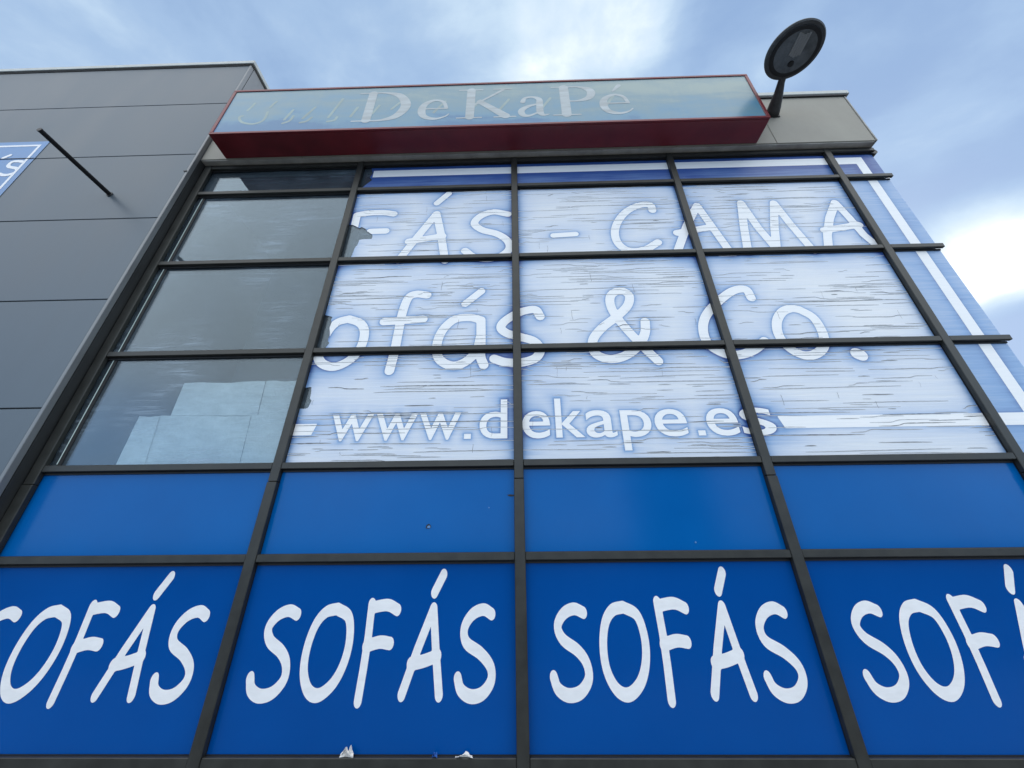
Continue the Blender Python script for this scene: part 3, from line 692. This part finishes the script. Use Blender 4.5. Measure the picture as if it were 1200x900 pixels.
al = [('bend', [(.12, .50, .05), (.16, .62, .035), (.30, .66, .03), (.43, .58, .055), (.44, .40, .065), (.44, .14, .065), (.50, .04, .035), (.60, .06, .014)]), ('bend', [(.43, .42, .02), (.22, .34, .04), (.09, .20, .062), (.12, .06, .055), (.24, .03, .03), (.42, .14, .02)])]
Pl = [('line', [(.26, .04, .09), (.26, .96, .09)]), ('line', [(.02, .02, .018), (.52, .02, .018)]), ('line', [(.02, .98, .018), (.40, .98, .018)]),
      ('bend', [(.30, .98, .02), (.55, .97, .028), (.74, .87, .07), (.78, .72, .08), (.70, .56, .06), (.50, .48, .025), (.33, .48, .02)])]
eacute = el+[('line', [(.30, .78, .02), (.44, .98, .045)])]
LT = serif(Dl, -2.04)+serif(el, -1.205)+serif(Kl, -.715)+serif(al, .045, 1.0)+serif(Pl, .49)+serif(eacute, 1.09)
def stamp(name, S, m, y, x0, x1, z0, z1, parent, st=.009):
    xs = np.arange(x0, x1, st); zs = np.arange(z0, z1, st); X, Z = np.meshgrid(xs, zs, indexing='ij'); D = sdf_segs(X, Z, S)
    V, Fc = march(xs, zs, np.where(np.abs(D) < 1e-6, 1e-6, D)); pieces(name, flat(V, y), Fc, m, parent)
stamp('letter', segs(LT, .05), M['face_letter'], FYS-.0016, -2.1, 1.6, 6.6, 7.42, sb)
def zg(*p): return [atxz(240+x/4.615, 90+y/4.615, FYS) for x, y in p]
gh = [('bend', zg((272, 143), (255, 162), (232, 182))), ('bend', zg((388, 135), (372, 148), (355, 165))), ('bend', zg((340, 190), (330, 215), (310, 240), (262, 255), (215, 250), (192, 238), (188, 218), (205, 212))),
      ('line', zg((478, 180), (430, 232))), ('bend', zg((480, 212), (458, 238), (420, 252))), ('line', zg((598, 165), (530, 225))), ('bend', zg((578, 220), (550, 240), (515, 248))),
      ('line', zg((748, 120), (668, 220))), ('bend', zg((715, 218), (700, 235), (662, 242))), ('line', zg((828, 165), (788, 215))), ('line', zg((945, 155), (905, 200))), ('line', zg((1055, 140), (1010, 175)))]
gh += [('line', [(x, 6.80, .02), (x+.13, 7.05, .02)]) for x in (-1.0, -.55, -.18, .35, 1.15)]
stamp('old_letter_mark', segs([(k, [(p[0], p[1], .017) for p in q]) for k, q in gh], .02), M['ghost'], FYS-.0008, SX0+.05, 1.6, 6.55, 7.40, sb)

# ------------------------------------------------------------------ round luminaire on the fascia
lamp = empty('wall_lamp', (3.52, -.08, 7.14), 'dark round street lamp head on a short arm beside the red sign', 'lamp')
hc = Vector((3.385, -.735, 7.17)); tilt = Matrix.Rotation(rad(0), 4, 'X')
def disc(rad_z, m, name, parent, sy=1.0, seg=56):
    bm = bmesh.new(); rings = []
    for r, z in rad_z:
        rings.append([bm.verts.new(hc+Vector((r*math.cos(a)*1.05, r*math.sin(a)*sy, z))) for a in [i*2*math.pi/seg for i in range(seg)]])
    for A, B in zip(rings[:-1], rings[1:]):
        for i in range(seg): bm.faces.new([A[i], A[(i+1) % seg], B[(i+1) % seg], B[i]])
    bm.faces.new(rings[0]); bm.faces.new(rings[-1])
    return put(bm, name, m, parent, False)
disc([(.225, -.004), (.262, -.012), (.288, -.006), (.300, .012), (.296, .03), (.25, .075), (.15, .11), (.05, .12)], M['lamp'], 'housing', lamp)
disc([(.21, -.020), (.232, -.016), (.240, -.0055)], M['lens'], 'lens', lamp)
disc([(.252, -.0195), (.257, -.011)][::-1], M['gasket'], 'lens_ring', lamp)
lo = Vector((0, 0, 0))
bm = bmesh.new()
for k in range(5):
    x = hc.x-.05+k*.028; yc = hc.y-.02-.01*abs(k-2)
    box(bm, x-.013, x+.013, yc-.15, yc+.07, hc.z-.026, hc.z-.021)
put(bm, 'reflector', mat('dull_aluminium', (.26, .27, .27), .6, .1), lamp)
bm = bmesh.new(); bmesh.ops.create_cone(bm, cap_ends=True, segments=24, radius1=.030, radius2=.034, depth=.012, matrix=Matrix.Translation((hc.x+.02, hc.y+.115, hc.z-.028))); put(bm, 'lamp_socket', M['gasket'], lamp)
# arm: tapering, flattened, from the fascia to the rim
bm = bmesh.new(); pts = [((3.48, -.082, 7.09), .085, .08), ((3.47, -.16, 7.11), .080, .070), ((3.45, -.30, 7.145), .058, .05), ((3.42, -.42, 7.17), .044, .036), ((3.41, -.52, 7.19), .04, .03)]
rs = []
for p, a, b in pts: rs.append([bm.verts.new((p[0]+a*math.cos(t), p[1], p[2]+b*math.sin(t))) for t in [i*math.pi/8 for i in range(16)]])
for A, B in zip(rs[:-1], rs[1:]):
    for i in range(16): bm.faces.new([A[i], A[(i+1) % 16], B[(i+1) % 16], B[i]])
bm.faces.new(rs[0]); bm.faces.new(rs[-1]); put(bm, 'arm', M['lamp'], lamp, True)
bx('bracket', M['black'], lamp, 3.40, 3.56, -.094, -.081, 7.02, 7.19, bev=.004)

# ------------------------------------------------------------------ scraps on the lowest ledge
def scrap(name, px, py, w, h, m, label, cat, seed):
    """a torn, folded piece of thin film standing on the ledge"""
    c = at(px, py, .012); rn = random.Random(seed); nx, nz_ = 10, 6; V = []; Fc = []
    up_ = [rn.uniform(.45, 1.1) for _ in range(nx+1)]; fold = [rn.uniform(-1, 1) for _ in range(nx+1)]
    zb = ZH[6]+.0275
    for s_ in (0, 1):
        for i in range(nx+1):
            u = i/nx; hh = h*up_[i]*math.sin(math.pi*min(.97, max(.06, u)))**.5
            for j in range(nz_+1):
                v = j/nz_
                V.append((c[0]+(u-.5)*w*(1-.25*v)+rn.uniform(-1, 1)*w*.03, .006+s_*.0012+.013*fold[i]*math.sin(v*2.6)+.010*math.sin(v*5+u*4), zb+.001+hh*math.sin(v*1.9)))
    wd = nz_+1; K = wd*(nx+1)
    for i in range(nx):
        for j in range(nz_):
            a = i*wd+j; Fc += [[a, a+1, a+wd+1, a+wd], [K+a, K+a+wd, K+a+wd+1, K+a+1]]
    for i in range(nx):
        for j, fl in ((0, 0), (nz_, 1)): a = i*wd+j; Fc.append([a, a+wd, K+a+wd, K+a])
    for j in range(nz_):
        for i in (0, nx): a = i*wd+j; Fc.append([a, a+1, K+a+1, K+a])
    return tag(link(name, V, Fc, m), label, cat)
scrap('paper_scrap', 407, 884, .092, .062, M['paper'], 'crumpled white scrap on the bottom ledge under the second blue word', 'paper', 3)
scrap('paper_scrap', 544, 889, .11, .026, M['paper'], 'thin twisted white scrap on the bottom ledge left of the middle mullion', 'paper', 4)
scrap('plastic_scrap', 509.5, 889, .034, .026, M['blue_scrap'], 'tiny blue plastic scrap on the bottom ledge between two white scraps', 'scrap', 5)

# ------------------------------------------------------------------ warehouse across the car park (mirrored in the glossy panels)
wh = empty('warehouse', (0, -34, 0), 'dark warehouse with a taller tower, seen only as a reflection in the blue panels', 'building')
bx('wall', M['opp'], wh, -60, 60, -44, -34, -.12, 3.6); bx('tower', M['opp'], wh, 12.5, 18.5, -42, -33.9, -.12, 15)
bx('roof_edge', M['clad_dark'], wh, -60.2, 60.2, -44.2, -33.8, 3.602, 3.8)
for k in range(-5, 6): bx('window', M['opp_glass'], wh, k*9-1.8, k*9+1.8, -33.99, -33.9 if k*9 < 9 or k*9 > 20 else -33.95, 1.0, 2.6)
